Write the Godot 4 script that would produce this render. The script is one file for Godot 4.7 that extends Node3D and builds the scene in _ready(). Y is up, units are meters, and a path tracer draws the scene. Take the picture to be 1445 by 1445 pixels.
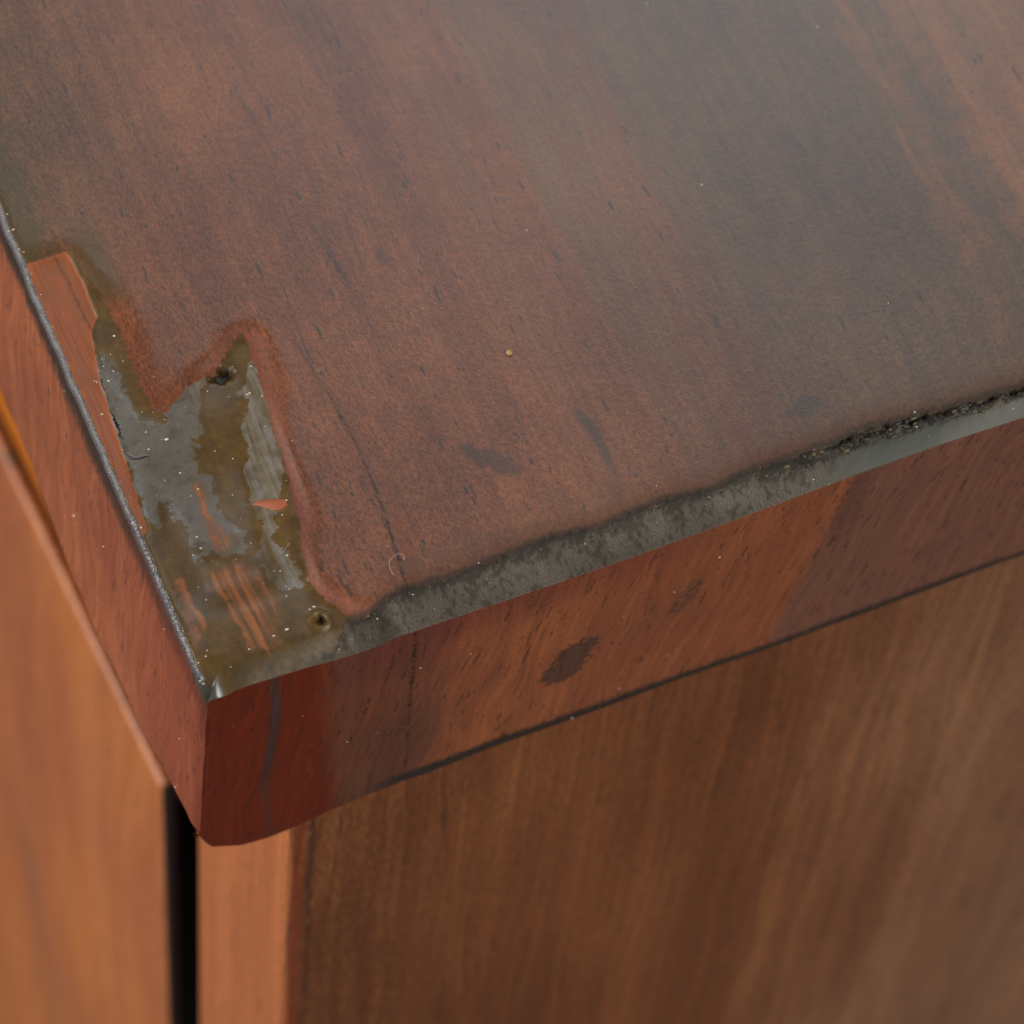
extends Node3D
# A worn corner of a wooden cabinet, seen close. All lengths below are centimetres; CM turns them into metres.
# x runs along the right-hand edge of the top, z towards the viewer along its left-hand edge, y is up; the ideal corner of the top is (0, 0, 0).
const CM := 0.01
const BASE := Vector3(14, -62, -12)          # where the cabinet stands
const PPC := 220.0                           # texture pixels per centimetre
const TW := 1408
const TH := 1056
const FH := 528
const DX := 6.4                              # what the top's texture covers
const DZ := 4.8
const DY := 2.4
const LEAN := -0.0803                        # the carcass leans outward under the top, radians

var rng := RandomNumberGenerator.new()
var hollow_soft: PackedByteArray
var hollow_wide: PackedByteArray
var hollow_mid: PackedByteArray
var sliver_mask: PackedByteArray
var grey_mask: PackedByteArray
var streak_mask: PackedByteArray
var olive_mask: PackedByteArray
var n_rough := FastNoiseLite.new()
var n_lump := FastNoiseLite.new()
var n_wave := FastNoiseLite.new()
var cabinet: Node3D

# outlines on the top, in (x, z)
var HOLLOW := [[-.05,.05],[-.05,-2.66],[.26,-2.66],[.31,-2.45],[.35,-2.2],[.345,-2.0],[.33,-1.79],[.34,-1.63],[.40,-1.575],[.55,-1.67],[.72,-1.72],[.86,-1.83],[.95,-1.9],[.95,-1.78],[.94,-1.66],[.9,-1.38],[.86,-1.08],[.8,-.73],[.74,-.51],[.74,-.32],[.83,-.17],[.95,-.1],[.95,.05]]
var SLIVER := [[.0,-2.68],[.06,-2.67],[.26,-2.67],[.28,-2.46],[.27,-2.24],[.21,-2.17],[.15,-1.88],[.12,-1.57],[.09,-1.22],[.06,-.95],[.0,-.95]]
var GREY := [
	[[.176,-2.05],[.256,-1.95],[.224,-1.76],[.265,-1.58],[.371,-1.53],[.428,-1.66],[.526,-1.71],[.66,-1.78],[.79,-1.83],[.813,-1.78],[.667,-1.71],[.618,-1.62],[.538,-1.4],[.473,-1.42],[.452,-1.23],[.486,-1.11],[.485,-1.0],[.512,-.9],[.509,-.7],[.41,-.71],[.284,-.73],[.265,-.89],[.233,-1.08],[.176,-1.07],[.135,-.96],[.077,-.98],[.09,-1.15],[.098,-1.36],[.11,-1.55],[.108,-1.74],[.139,-1.95]],
	[[.965,-1.77],[.965,-1.65],[.94,-1.5],[.91,-1.23],[.865,-1.03],[.77,-.94],[.69,-.82],[.66,-.68],[.71,-.6],[.74,-.47],[.62,-.39],[.56,-.43],[.555,-.63],[.62,-.84],[.656,-1.07],[.714,-1.24],[.7,-1.3],[.796,-1.42],[.82,-1.57]],
]
var OLIVE := [
	[[.643,-1.72],[.63,-1.61],[.538,-1.4],[.452,-1.23],[.51,-1.1],[.65,-1.08],[.714,-1.24],[.683,-1.3],[.79,-1.43],[.808,-1.58],[.884,-1.63],[.945,-1.75],[1.0,-1.87],[.957,-1.93],[.913,-1.84],[.802,-1.77]],
	[[.309,-2.37],[.387,-2.34],[.367,-2.25],[.352,-2.06],[.328,-1.93],[.33,-1.79],[.345,-1.66],[.38,-1.53],[.255,-1.59],[.224,-1.76],[.258,-1.92],[.232,-2.1]],
]
var STREAKS := [
	[[.385,-1.21],[.413,-1.18],[.418,-1.0],[.425,-.87],[.455,-.7],[.422,-.7],[.397,-.88],[.392,-1.05]],
	[[.273,-.7],[.333,-.65],[.431,-.63],[.474,-.57],[.475,-.4],[.481,-.27],[.424,-.13],[.35,-.14],[.296,-.21],[.287,-.4],[.269,-.55]],
	[[.097,-.69],[.138,-.66],[.141,-.5],[.147,-.36],[.1,-.29],[.083,-.42]],
	[[.284,-.98],[.324,-.97],[.304,-.91],[.278,-.91]],
]
# the hollow's right-hand rim, x at growing distance from the right-hand face
var RIM := [[0,.9],[.17,.83],[.32,.76],[.51,.75],[.73,.8],[1.08,.86],[1.38,.9],[1.66,.94],[1.9,.95],[3,.95]]
# distance of the worn edge's inner line from the right-hand face, at growing x
var INNER := [[.0,.02],[.7,.03],[.83,.15],[.94,.13],[1.12,.19],[1.42,.165],[1.67,.18],[1.92,.2],[2.26,.165],[2.6,.19],[2.87,.155],[3.14,.185],[3.58,.185],[3.86,.2],[4.19,.17],[4.48,.15],[4.75,.14],[5.5,.15],[6.4,.17],[40,.17]]
# how far below the top that edge ends on the right-hand face
var OUTER := [[0,.05],[.12,.06],[.43,.09],[.74,.12],[1.15,.14],[2.34,.165],[3.0,.14],[3.69,.10],[4.2,.09],[4.71,.11],[6.4,.12],[40,.12]]
var BOTTOM_X := [[0,2.0],[.11,2.16],[.28,2.27],[.45,2.31],[.6,2.3],[.96,2.24],[1.24,2.21],[2.2,2.17],[5,2.15],[40,2.15]]
var BOTTOM_Z := [[0,2.0],[.15,1.9],[.49,1.97],[.86,2.17],[1.42,2.27],[1.94,2.3],[2.35,2.19],[3.1,2.11],[40,2.1]]


func _ready() -> void:
	rng.seed = 7
	# ---- camera ----
	var cam := Camera3D.new()
	cam.name = "camera"
	var yaw := deg_to_rad(34.60)
	var pitch := deg_to_rad(61.31)
	var roll := deg_to_rad(12.37)
	var fw := Vector3(sin(yaw) * cos(pitch), -sin(pitch), -cos(yaw) * cos(pitch))
	var r0 := Vector3(cos(yaw), 0, sin(yaw))
	var u0 := r0.cross(fw)
	cam.transform = Transform3D(Basis(cos(roll) * r0 + sin(roll) * u0, -sin(roll) * r0 + cos(roll) * u0, -fw), Vector3(-3.137, 16.053, 6.838) * CM)
	var lens := CameraAttributesPhysical.new()
	lens.frustum_focal_length = 83.06
	lens.frustum_near = 0.01
	lens.frustum_far = 50.0
	lens.frustum_focus_distance = 0.184
	lens.exposure_aperture = 38.0
	cam.attributes = lens
	cam.near = 0.01
	cam.far = 50.0
	add_child(cam)
	cam.current = true
	# ---- light: a window to the left, a pale ceiling panel above, dim room all round ----
	var we := WorldEnvironment.new()
	we.name = "environment"
	var env := Environment.new()
	env.background_mode = Environment.BG_COLOR
	env.background_color = Color(0.24, 0.23, 0.22)
	env.tonemap_mode = Environment.TONE_MAPPER_LINEAR
	env.tonemap_exposure = 1.0
	env.sdfgi_enabled = true
	env.ssao_enabled = true
	env.ssil_enabled = true
	we.environment = env
	add_child(we)
	lamp("window_light", Vector3(-78, 23, -34), Vector3(0, -3, 0), Vector2(62, 66), Color(1.0, 0.97, 0.93), 2.4)
	lamp("added_glint_light", Vector3(-74, 18, 44), Vector3(0, 0, 0), Vector2(26, 26), Color(0.93, 0.97, 1.0), 6.0)  # unseen lamp added for the glint on the corner
	lamp("ceiling_light", Vector3(48, 84, -68), Vector3(2, 0, -1), Vector2(40, 40), Color(0.95, 0.98, 1.0), 1.9)
	lamp("added_fill_light", Vector3(72, 52, 78), Vector3(3, -3, 0), Vector2(52, 52), Color(1.0, 0.95, 0.88), 4.1)  # unseen fill added to brighten the right-hand faces
	# ---- the cabinet ----
	for n in [[n_rough, 9.0, 3], [n_lump, 3.2, 2], [n_wave, 1.1, 2]]:
		n[0].noise_type = FastNoiseLite.TYPE_SIMPLEX_SMOOTH
		n[0].frequency = n[1]
		n[0].fractal_octaves = n[2]
		n[0].seed = int(n[1] * 10)
	cabinet = Node3D.new()
	cabinet.name = "wooden_cabinet"
	cabinet.position = BASE * CM
	cabinet.set_meta("label", "reddish brown wooden cabinet with a chipped, varnished corner on its top")
	cabinet.set_meta("category", "cabinet")
	add_child(cabinet)
	make_masks()
	build_top()
	build_carcass()
	build_loose()


func lamp(called: String, at: Vector3, to: Vector3, size: Vector2, color: Color, energy: float) -> void:
	var l := AreaLight3D.new()
	l.name = called
	l.area_size = size * CM
	l.area_normalize_energy = false
	l.light_color = color
	l.light_energy = energy
	l.shadow_enabled = true
	l.transform = Transform3D(Basis.looking_at((to - at).normalized(), Vector3(0.01, 0, 1).normalized() if absf((to - at).normalized().y) > 0.9 else Vector3.UP), at * CM)
	add_child(l)


# ------------------------------------------------------------------ small helpers

func along(list: Array, x: float) -> float:
	for k in range(1, list.size()):
		if x <= list[k][0]:
			var a: Array = list[k - 1]
			var b: Array = list[k]
			var t: float = clampf((x - a[0]) / (b[0] - a[0]), 0, 1)
			return lerpf(a[1], b[1], t)
	return list[-1][1]


func fill(data: PackedByteArray, w: int, h: int, poly: Array, value := 255, sx := PPC, sy := -PPC) -> void:
	# scan-line fill of an outline
	var n := poly.size()
	var lo := h
	var hi := 0
	for p in poly:
		lo = mini(lo, int(p[1] * sy))
		hi = maxi(hi, int(p[1] * sy) + 1)
	for j in range(maxi(lo, 0), mini(hi + 1, h)):
		var y := j + 0.5
		var xs: Array[float] = []
		for k in n:
			var a: Array = poly[k]
			var b: Array = poly[(k + 1) % n]
			var ya: float = a[1] * sy
			var yb: float = b[1] * sy
			if (ya <= y) != (yb <= y):
				xs.append((a[0] + (b[0] - a[0]) * (y - ya) / (yb - ya)) * sx)
		xs.sort()
		for k in range(0, xs.size() - 1, 2):
			for i in range(maxi(int(xs[k]), 0), mini(int(xs[k + 1]) + 1, w)):
				data[j * w + i] = value


func soften(data: PackedByteArray, w: int, h: int, halvings: int) -> PackedByteArray:
	var im := Image.create_from_data(w, h, false, Image.FORMAT_L8, data)
	for k in halvings:
		im.shrink_x2()
	im.resize(w, h, Image.INTERPOLATE_CUBIC)
	return im.get_data()


func mask(polys: Array, halvings: int, w := TW, h := TH) -> PackedByteArray:
	var d := PackedByteArray()
	d.resize(w * h)
	for p in polys:
		fill(d, w, h, p)
	return soften(d, w, h, halvings)


func noise_map(w: int, h: int, seed_: int, freq: float, sx: int, sy: int, octaves := 3) -> PackedByteArray:
	# noise drawn small and stretched sx, sy times
	var n := FastNoiseLite.new()
	n.noise_type = FastNoiseLite.TYPE_SIMPLEX_SMOOTH
	n.seed = seed_
	n.frequency = freq
	n.fractal_octaves = octaves
	var im := n.get_image(w / sx, h / sy, false, false, true)
	im.convert(Image.FORMAT_L8)
	if sx > 1 or sy > 1:
		im.resize(w, h, Image.INTERPOLATE_CUBIC)
	return im.get_data()


func dashes(w: int, h: int, count: int, vertical_len: Vector2, width: Vector2, dense: PackedByteArray, lean: float, strength: Vector2) -> PackedByteArray:
	# wood pores: short thin strokes that run down the map
	var d := PackedByteArray()
	d.resize(w * h)
	for k in count:
		var x := rng.randf() * w
		var y := rng.randf() * h
		if dense.size() and rng.randf() * 255.0 > dense[int(y) * w + int(x)]:
			continue
		var l := rng.randf_range(vertical_len.x, vertical_len.y) * (0.5 + rng.randf())
		var wd := rng.randf_range(width.x, width.y)
		var s := rng.randf_range(strength.x, strength.y)
		var sway := rng.randf_range(-0.1, 0.1) + lean
		var steps := int(l)
		for j in steps:
			var yy := int(y) + j
			if yy >= h:
				break
			var t := float(j) / maxf(l, 1.0)
			var half := wd * sqrt(maxf(1.0 - pow(2.0 * t - 1.0, 2.0), 0.0)) * 0.5
			var cx := x + sway * j + sin(j * 0.35 + x) * 0.4
			for i in range(int(cx - half - 1), int(cx + half + 2)):
				if i < 0 or i >= w:
					continue
				var c := clampf(half + 0.5 - absf(i + 0.5 - cx), 0, 1) * s
				var at := yy * w + i
				d[at] = maxi(d[at], int(c * 255.0))
	return d


func pick(data: PackedByteArray, x: float, z: float) -> float:
	var u := x * PPC - 0.5
	var v := -z * PPC - 0.5
	if u > TW - 2 or v > TH - 2:
		return 0.0
	u = maxf(u, 0.0)
	v = maxf(v, 0.0)
	var i := int(u)
	var j := int(v)
	var a := j * TW + i
	var fu := u - i
	return lerpf(lerpf(data[a], data[a + 1], fu), lerpf(data[a + TW], data[a + TW + 1], fu), v - j) / 255.0


func make_masks() -> void:
	hollow_soft = mask([HOLLOW], 2)
	hollow_wide = mask([HOLLOW], 5)
	hollow_mid = mask([HOLLOW], 4)
	sliver_mask = mask([SLIVER], 2)
	grey_mask = mask(GREY, 3)
	olive_mask = mask(OLIVE, 3)
	streak_mask = mask(STREAKS, 2)


func material_of(color: PackedByteArray, rough: PackedByteArray, bump: PackedByteArray, w: int, h: int, relief: float, called: String) -> StandardMaterial3D:
	var m := StandardMaterial3D.new()
	m.resource_name = called
	m.albedo_texture = ImageTexture.create_from_image(Image.create_from_data(w, h, false, Image.FORMAT_RGB8, color))
	m.roughness = 1.0
	m.roughness_texture = ImageTexture.create_from_image(Image.create_from_data(w, h, false, Image.FORMAT_L8, rough))
	m.roughness_texture_channel = BaseMaterial3D.TEXTURE_CHANNEL_GRAYSCALE
	m.heightmap_enabled = true
	m.heightmap_texture = ImageTexture.create_from_image(Image.create_from_data(w, h, false, Image.FORMAT_L8, bump))
	m.heightmap_scale = relief
	m.metallic_specular = 0.5
	return m


# ------------------------------------------------------------------ the top's surface

func top_material() -> StandardMaterial3D:
	var w := TW
	var h := TH
	var band := noise_map(w, h, 11, 0.012, 1, 32, 4)      # broad stripes along the grain
	var fibre := noise_map(w, h, 12, 0.06, 1, 16, 3)       # fine stripes
	var mottle := noise_map(w, h, 13, 0.22, 1, 2, 2)       # chatoyant speckle
	var big := noise_map(w, h, 14, 0.02, 8, 8, 3)
	var wob := noise_map(w, h, 15, 0.012, 2, 4, 2)
	var fine := noise_map(w, h, 16, 0.09, 1, 1, 4)
	var cloth := noise_map(w, h, 17, 0.025, 1, 1, 3)
	var grit := noise_map(w, h, 18, 0.45, 1, 1, 1)
	var thread := noise_map(w, h, 19, 0.16, 1, 22, 2)
	var dense := PackedByteArray()
	dense.resize(w * h)
	for j in h:
		for i in w:
			var x := i / PPC
			var d := clampf((cloth[j * w + i] - 118) / 60.0, 0.03, 1.0) * clampf(0.6 + (128 - band[j * w + i]) / 90.0, 0.1, 1.2)
			if x > 2.9:
				d *= 0.35
			if x > 5.1:
				d *= 2.0
			dense[j * w + i] = clampi(int(d * 255), 8, 255)
	var pore := dashes(w, h, 6500, Vector2(3, 20), Vector2(1.2, 4.0), dense, 0.0, Vector2(0.2, 0.9))
	var long_pore := dashes(w, h, 150, Vector2(40, 200), Vector2(2.0, 6.0), dense, 0.0, Vector2(0.2, 0.55))
	var marks := mask([[[1.75,-.84],[1.8,-.86],[1.83,-.78],[1.9,-.8],[1.97,-.66],[2.0,-.58],[1.87,-.62],[1.84,-.7],[1.8,-.68]], [[2.39,-.86],[2.44,-.82],[2.48,-.7],[2.475,-.56],[2.45,-.36],[2.425,-.4],[2.425,-.5],[2.42,-.65]], [[3.43,-.42],[3.6,-.5],[3.7,-.42],[3.55,-.36]], [[1.79,-2.1],[1.84,-2.12],[1.84,-2.0],[1.8,-2.02]]], 3)
	var grey_soft := mask(GREY, 2)
	var streak_wide := mask(STREAKS, 4)
	var inner := PackedFloat32Array()
	inner.resize(w)
	for i in w:
		inner[i] = along(INNER, i / PPC)
	var color := PackedByteArray()
	color.resize(w * h * 3)
	var rough := PackedByteArray()
	rough.resize(w * h)
	var bump := PackedByteArray()
	bump.resize(w * h)
	for j in h:
		var z := j / PPC
		for i in w:
			var at := j * w + i
			var x := i / PPC
			var wx := clampi(i + int((wob[at] - 128) * 0.07), 0, w - 1)
			var ag := j * w + wx
			var b := band[ag] / 255.0
			var f := fibre[ag] / 255.0 - 0.5
			var mt := mottle[at] / 255.0 - 0.5
			var bg := big[at] / 255.0
			var fn := fine[at] / 255.0 - 0.5
			var cl := cloth[at] / 255.0 - 0.5
			var gr := grit[at] / 255.0 - 0.5
			# wood: red brown, lighter orange stripes, a broad dark stripe from x = 3 to 5.2
			var th := thread[ag] / 255.0 - 0.5
			var k := clampf((b - 0.5) * 0.55 + 0.5 + f * 0.28 + th * 0.24 + mt * 0.45 + cl * 0.5 + (bg - 0.5) * 0.6, 0, 1)
			var r := lerpf(98, 131, k)
			var g := lerpf(59, 81, k)
			var bl := lerpf(45, 54, k)
			var dark := smoothstep(2.3, 3.9, x + (b - 0.5) * 1.2 + mt * 0.2 + cl * 0.5) * (1.0 - smoothstep(4.8, 5.7, x + (b - 0.5) * 0.8 + f * 0.4 + cl * 0.4))
			dark = maxf(dark * (0.82 + 0.25 * (bg - 0.5)), (1.0 - smoothstep(0.1, 1.5, x)) * smoothstep(2.6, 3.6, z + bg * 0.5) * 0.6)
			r = lerpf(r, 72 + 24 * k, dark)
			g = lerpf(g, 62 + 13 * k, dark)
			bl = lerpf(bl, 57, dark)
			var warm := smoothstep(4.8, 5.6, x + (b - 0.5) * 0.6) * 0.8
			r = lerpf(r, 98 + 22 * k, warm)
			g = lerpf(g, 74 + 10 * k, warm)
			bl = lerpf(bl, 62, warm)
			var tone := 1.0 + (bg - 0.5) * 0.10 + mt * 0.24 + gr * 0.40 + f * 0.05 + th * 0.06 + fn * 0.16
			var p := pore[at] / 255.0
			p = maxf(p, long_pore[at] / 255.0 * (0.6 + mt))
			p = maxf(p, smoothstep(0.3, 0.9, marks[at] / 255.0 + fn * 0.9 + mt * 0.5 + gr * 0.4) * 0.55)
			r = lerpf(r * tone, 52, p * 0.9)
			g = lerpf(g * tone, 49, p * 0.9)
			bl = lerpf(bl * tone, 50, p * 0.9)
			var ro := 0.34 + mt * 0.10 + gr * 0.06
			var bu := 0.55 + mt * 0.03 + gr * 0.055 + fn * 0.03 - p * 0.02
			# the glue line between the two boards
			var jx := 1.2 + 0.05 * sin(z * 2.6 - 1.0) + fn * 0.01
			if z < 1.75:
				var c := clampf(1.25 - absf(x - jx) / 0.012, 0, 1) * (0.35 + 0.55 * smoothstep(1.4, 0.3, z)) * clampf(0.6 + fn * 2.0, 0, 1)
				r = lerpf(r, 40, c)
				g = lerpf(g, 26, c)
				bl = lerpf(bl, 20, c)
				bu -= c * 0.1
				# orange bloom right of the line near the edge
				var o := clampf(1.0 - absf(x - jx - 0.05) / 0.05, 0, 1) * smoothstep(0.9, 0.2, z) * step_up(x, jx)
				r = lerpf(r, 112, o * 0.6)
				g = lerpf(g, 56, o * 0.6)
				bl = lerpf(bl, 30, o * 0.6)
			var at2 := clampi(j + int(cl * 26.0 + fn * 8.0), 0, h - 1) * w + clampi(i + int((cloth[(j + 400) % h * w + (i + 300) % w] - 128) * 0.10 + fn * 10.0), 0, w - 1)
			# red glow of the lit slope, painted round the hollow
			var wide := hollow_wide[at] / 255.0
			var hs := hollow_soft[clampi(j + int(fn * 9.0), 0, h - 1) * w + clampi(i + int(cl * 9.0), 0, w - 1)] / 255.0
			var rim := smoothstep(0.0, 0.5, wide) * clampf(0.55 + mt + fn, 0, 1) * lerpf(0.35, 1.0, smoothstep(0.6, 0.75, x))
			r = lerpf(r, 130, rim * 0.7)
			g = lerpf(g, 56, rim * 0.7)
			bl = lerpf(bl, 34, rim * 0.7)
			ro = lerpf(ro, 0.68, smoothstep(0.0, 0.35, wide) * smoothstep(0.6, 0.75, x))
			var near := (1.0 - smoothstep(0.0, 0.28, z - inner[i] + cl * 0.2)) * smoothstep(0.9, 1.3, x) * 0.55
			r = lerpf(r, 92, near)
			g = lerpf(g, 68, near)
			bl = lerpf(bl, 58, near)
			# olive stain creeping along the left-hand edge behind the bare patch
			var st := (1.0 - smoothstep(0.10, 0.30, x + fn * 0.15 + cl * 0.15)) * smoothstep(2.3, 2.7, z)
			st = maxf(st, (1.0 - smoothstep(0.03, 0.16, absf(x - 0.36) + fn * 0.05)) * smoothstep(2.2, 2.4, z) * (1.0 - smoothstep(2.6, 2.95, z)) * 0.9)
			r = lerpf(r, 80, st * 0.75)
			g = lerpf(g, 70, st * 0.75)
			bl = lerpf(bl, 46, st * 0.75)
			# the hollow
			var hol := smoothstep(0.40, 0.62, hs + fn * 0.26 + gr * 0.06)
			if hol > 0.0:
				var hr := 90 + cl * 26 + fn * 16 + gr * 14
				var hg := 67 + cl * 22 + fn * 14 + gr * 12
				var hb := 31 + cl * 10 + fn * 10 + gr * 8
				var hro := 0.42 + fn * 0.1
				var hbu := 0.45 + cl * 0.02 + fn * 0.03 + gr * 0.06
				var gsrc := grey_soft[at2] / 255.0 + fn * 0.22 + gr * 0.12 - olive_mask[at2] / 255.0 * 0.45
				var gm := smoothstep(0.34, 0.62, gsrc)
				gm *= lerpf(clampf(1.2 - smoothstep(1.05, 0.55, z) * 0.5 + cl * 0.9, 0, 1), clampf(0.75 + th * 0.9 + f * 0.7 + cl * 0.6, 0, 1), smoothstep(0.5, 0.6, x))
				var pale := smoothstep(0.56, 0.68, x) * 20.0  # window light on the right-hand facet, painted in as paler grey
				hr = lerpf(hr, 101 + pale + cl * 12 + fn * 12 + gr * 16, gm)
				hg = lerpf(hg, 95 + pale + cl * 12 + fn * 12 + gr * 15, gm)
				hb = lerpf(hb, 87 + pale + cl * 11 + fn * 12 + gr * 14, gm)
				hro = lerpf(hro, 0.34, gm)
				# ledge where the grey skin ends, its shadow line painted dark
				var ledge := clampf(1.0 - absf(gsrc - 0.40) * 12.0, 0, 1) * clampf(0.15 + cl * 2.6, 0, 1)
				hr = lerpf(hr, 50, ledge * 0.7)
				hg = lerpf(hg, 40, ledge * 0.7)
				hb = lerpf(hb, 24, ledge * 0.7)
				hbu -= ledge * 0.05
				# dark smudges and pits
				var dk := smoothstep(0.62, 0.86, cloth[(j * 3 / 2 + 311) % h * w + (i + 97) % w] / 255.0 + fn * 0.2) * 0.3
				dk = maxf(dk, clampf(1.15 - Vector2((x - 0.745) / 0.085, (z - 1.70) / 0.05).length() + fn * 2.0, 0, 1))
				hr = lerpf(hr, 44, dk * 0.7)
				hg = lerpf(hg, 34, dk * 0.7)
				hb = lerpf(hb, 22, dk * 0.7)
				hbu -= maxf(dk - 0.35, 0.0) * 0.25
				# bare orange streaks
				var sw := streak_wide[at2] / 255.0
				var strand := th * 0.6 + f * 1.3
				var rust := smoothstep(0.05, 0.5, sw + strand * 0.6 + fn * 0.2) * clampf(0.8 + strand * 1.2, 0, 1) * smoothstep(0.03, 0.3, sw)
				hr = lerpf(hr, 124 + gr * 14 + strand * 30, rust * 0.8)
				hg = lerpf(hg, 77 + gr * 10 + strand * 20, rust * 0.8)
				hb = lerpf(hb, 54 + gr * 8 + strand * 10, rust * 0.8)
				var sk := streak_mask[at2] / 255.0 + strand * 0.7 + fn * 0.3
				var sm := smoothstep(0.55, 1.0, sk) * clampf(0.55 + strand * 2.0, 0.0, 1) * smoothstep(0.05, 0.3, sw)
				hr = lerpf(hr, 160 + gr * 20, sm * 0.75)
				hg = lerpf(hg, 94 + gr * 14, sm * 0.85)
				hb = lerpf(hb, 46 + gr * 8, sm * 0.75)
				hro = lerpf(hro, 0.4, sm)
				r = lerpf(r, hr, hol)
				g = lerpf(g, hg, hol)
				bl = lerpf(bl, hb, hol)
				ro = lerpf(ro, hro, hol)
				bu = lerpf(bu, hbu, hol)
				# darker lip where the hollow runs out over the right-hand face
				var lip := (1.0 - smoothstep(0.05, 0.16, z + fn * 0.06)) * smoothstep(0.1, 0.2, x) * clampf(0.7 + fn * 1.5, 0, 1)
				r = lerpf(r, 56, lip * 0.75)
				g = lerpf(g, 48, lip * 0.75)
				bl = lerpf(bl, 32, lip * 0.75)
				ro = lerpf(ro, 0.55, lip)
				# shadowy break line where the hollow begins
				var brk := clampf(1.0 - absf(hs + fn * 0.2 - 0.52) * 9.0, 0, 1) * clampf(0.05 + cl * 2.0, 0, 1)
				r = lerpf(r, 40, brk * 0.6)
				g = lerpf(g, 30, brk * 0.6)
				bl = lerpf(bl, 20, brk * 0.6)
				# hair-line crack beside the bare patch
				if z > 1.3 and z < 1.99:
					var cx := 0.132 + maxf(0.0, z - 1.7) * 0.08 + fn * 0.035
					var cc := clampf(1.3 - absf(x - cx) / 0.008, 0, 1) * step_up(z, 1.5) * clampf(0.7 + cl * 3.0, 0, 1)
					var curl := absf(Vector2(x - 0.2, z - 1.46).length() - 0.09 + fn * 0.03)
					cc = maxf(cc, clampf(1.3 - curl / 0.008, 0, 1) * step_up(1.46, z) * clampf(0.8 + cl * 2.4, 0, 1) * step_up(0.23, x))
					r = lerpf(r, 24, cc)
					g = lerpf(g, 18, cc)
					bl = lerpf(bl, 12, cc)
					bu -= cc * 0.2
			# bare wood patch
			var sv := smoothstep(0.4, 0.6, sliver_mask[at] / 255.0 + fn * 0.16)
			if sv > 0.0:
				var line := clampf(1.0 - absf(x - 0.205 + (z - 2.4) * 0.05 + fn * 0.02) / 0.012, 0, 1) * smoothstep(2.1, 2.25, z) * 0.6
				var dull := smoothstep(0.0, 0.22, th + cl * 0.6) * 0.45
				r = lerpf(r, lerpf(150 + th * 46 + gr * 22, 116, dull) - line * 56, sv)
				g = lerpf(g, lerpf(82 + th * 30 + gr * 14, 76, dull) - line * 30, sv)
				bl = lerpf(bl, lerpf(46 + th * 18 + gr * 10, 54, dull) - line * 14, sv)
				var pale_edge := clampf(1.0 - absf(sliver_mask[at] / 255.0 + fn * 0.16 - 0.62) * 7.0, 0, 1) * smoothstep(0.15, 0.2, x) * clampf(0.5 + cl * 2.0, 0, 1)  # lighter orange along the edge of the patch
				r = lerpf(r, 186, pale_edge * 0.7)
				g = lerpf(g, 112, pale_edge * 0.7)
				bl = lerpf(bl, 58, pale_edge * 0.7)
				ro = lerpf(ro, 0.5, sv)
				bu = lerpf(bu, 0.5 + th * 0.12 + gr * 0.05, sv)
			# the worn right-hand edge: dull filler, grime along its inner line
			var zi := inner[i] + fn * 0.045 + cl * 0.02
			if z < zi + 0.05 and x > 0.4:
				var e := smoothstep(zi, zi - 0.02, z) * smoothstep(0.55, 0.85, x + fn * 0.2)
				var t := clampf(z / maxf(zi, 0.01), 0, 1)
				var scr := clampf(0.25 + fn * 3.4 + cl * 2.2 + gr * 0.8 + (t - 0.5) * 1.3, 0, 1)
				var er := lerpf(66 + gr * 36 + fn * 24, 38 + gr * 20, scr)
				var eg := lerpf(59 + gr * 34 + fn * 22, 29 + gr * 18, scr)
				var eb := lerpf(49 + gr * 30 + fn * 18, 17 + gr * 12, scr)
				if x > 3.3:
					var cool := smoothstep(3.3, 3.8, x) * (1.0 - smoothstep(0.45, 0.65, t + fn * 0.4))
					er = lerpf(er, 56 + gr * 6, cool)
					eg = lerpf(eg, 63 + gr * 6, cool)
					eb = lerpf(eb, 59 + gr * 6, cool)
				var grime := smoothstep(0.62, 0.85, t + fn * 0.5 + cl * 0.5) * (0.35 + 0.65 * smoothstep(3.0, 3.7, x + cl))
				grime = maxf(grime, clampf(1.3 - absf(z - zi + 0.012) / (0.020 + 0.02 * cl), 0, 1) * clampf(0.9 + fn * 1.6, 0, 1))
				er = lerpf(er, 20 + fn * 20, grime)
				eg = lerpf(eg, 15 + fn * 16, grime)
				eb = lerpf(eb, 9 + fn * 8, grime)
				r = lerpf(r, er, e)
				g = lerpf(g, eg, e)
				bl = lerpf(bl, eb, e)
				ro = lerpf(ro, lerpf(lerpf(0.5 + scr * 0.1, 0.5, smoothstep(3.2, 3.8, x)), 0.6, grime), e)
				var calm := 1.0 - 0.85 * smoothstep(3.3, 3.8, x) * (1.0 - smoothstep(0.45, 0.65, t + fn * 0.4))
				bu = lerpf(bu, 0.6 + (fn * 0.10 * (0.4 + t) - scr * 0.10 + gr * 0.14) * calm - grime * 0.25, e)
				# dark bleed into the wood beyond the line
				var bleed := (1.0 - smoothstep(0.0, 0.035, z - zi + fn * 0.02)) * (1.0 - e) * 0.8 * smoothstep(0.7, 1.0, x)
				r = lerpf(r, 50, bleed)
				g = lerpf(g, 38, bleed)
				bl = lerpf(bl, 30, bleed)
				ro = lerpf(ro, 0.8, minf(bleed * 1.4, 1.0))
			# dark lacquer on the left-hand arris
			var ar := 1.0 - smoothstep(0.02, 0.04, x + fn * 0.012)
			r = lerpf(r, 72 + gr * 20, ar)
			g = lerpf(g, 70 + gr * 20, ar)
			bl = lerpf(bl, 73 + gr * 20, ar)
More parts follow.
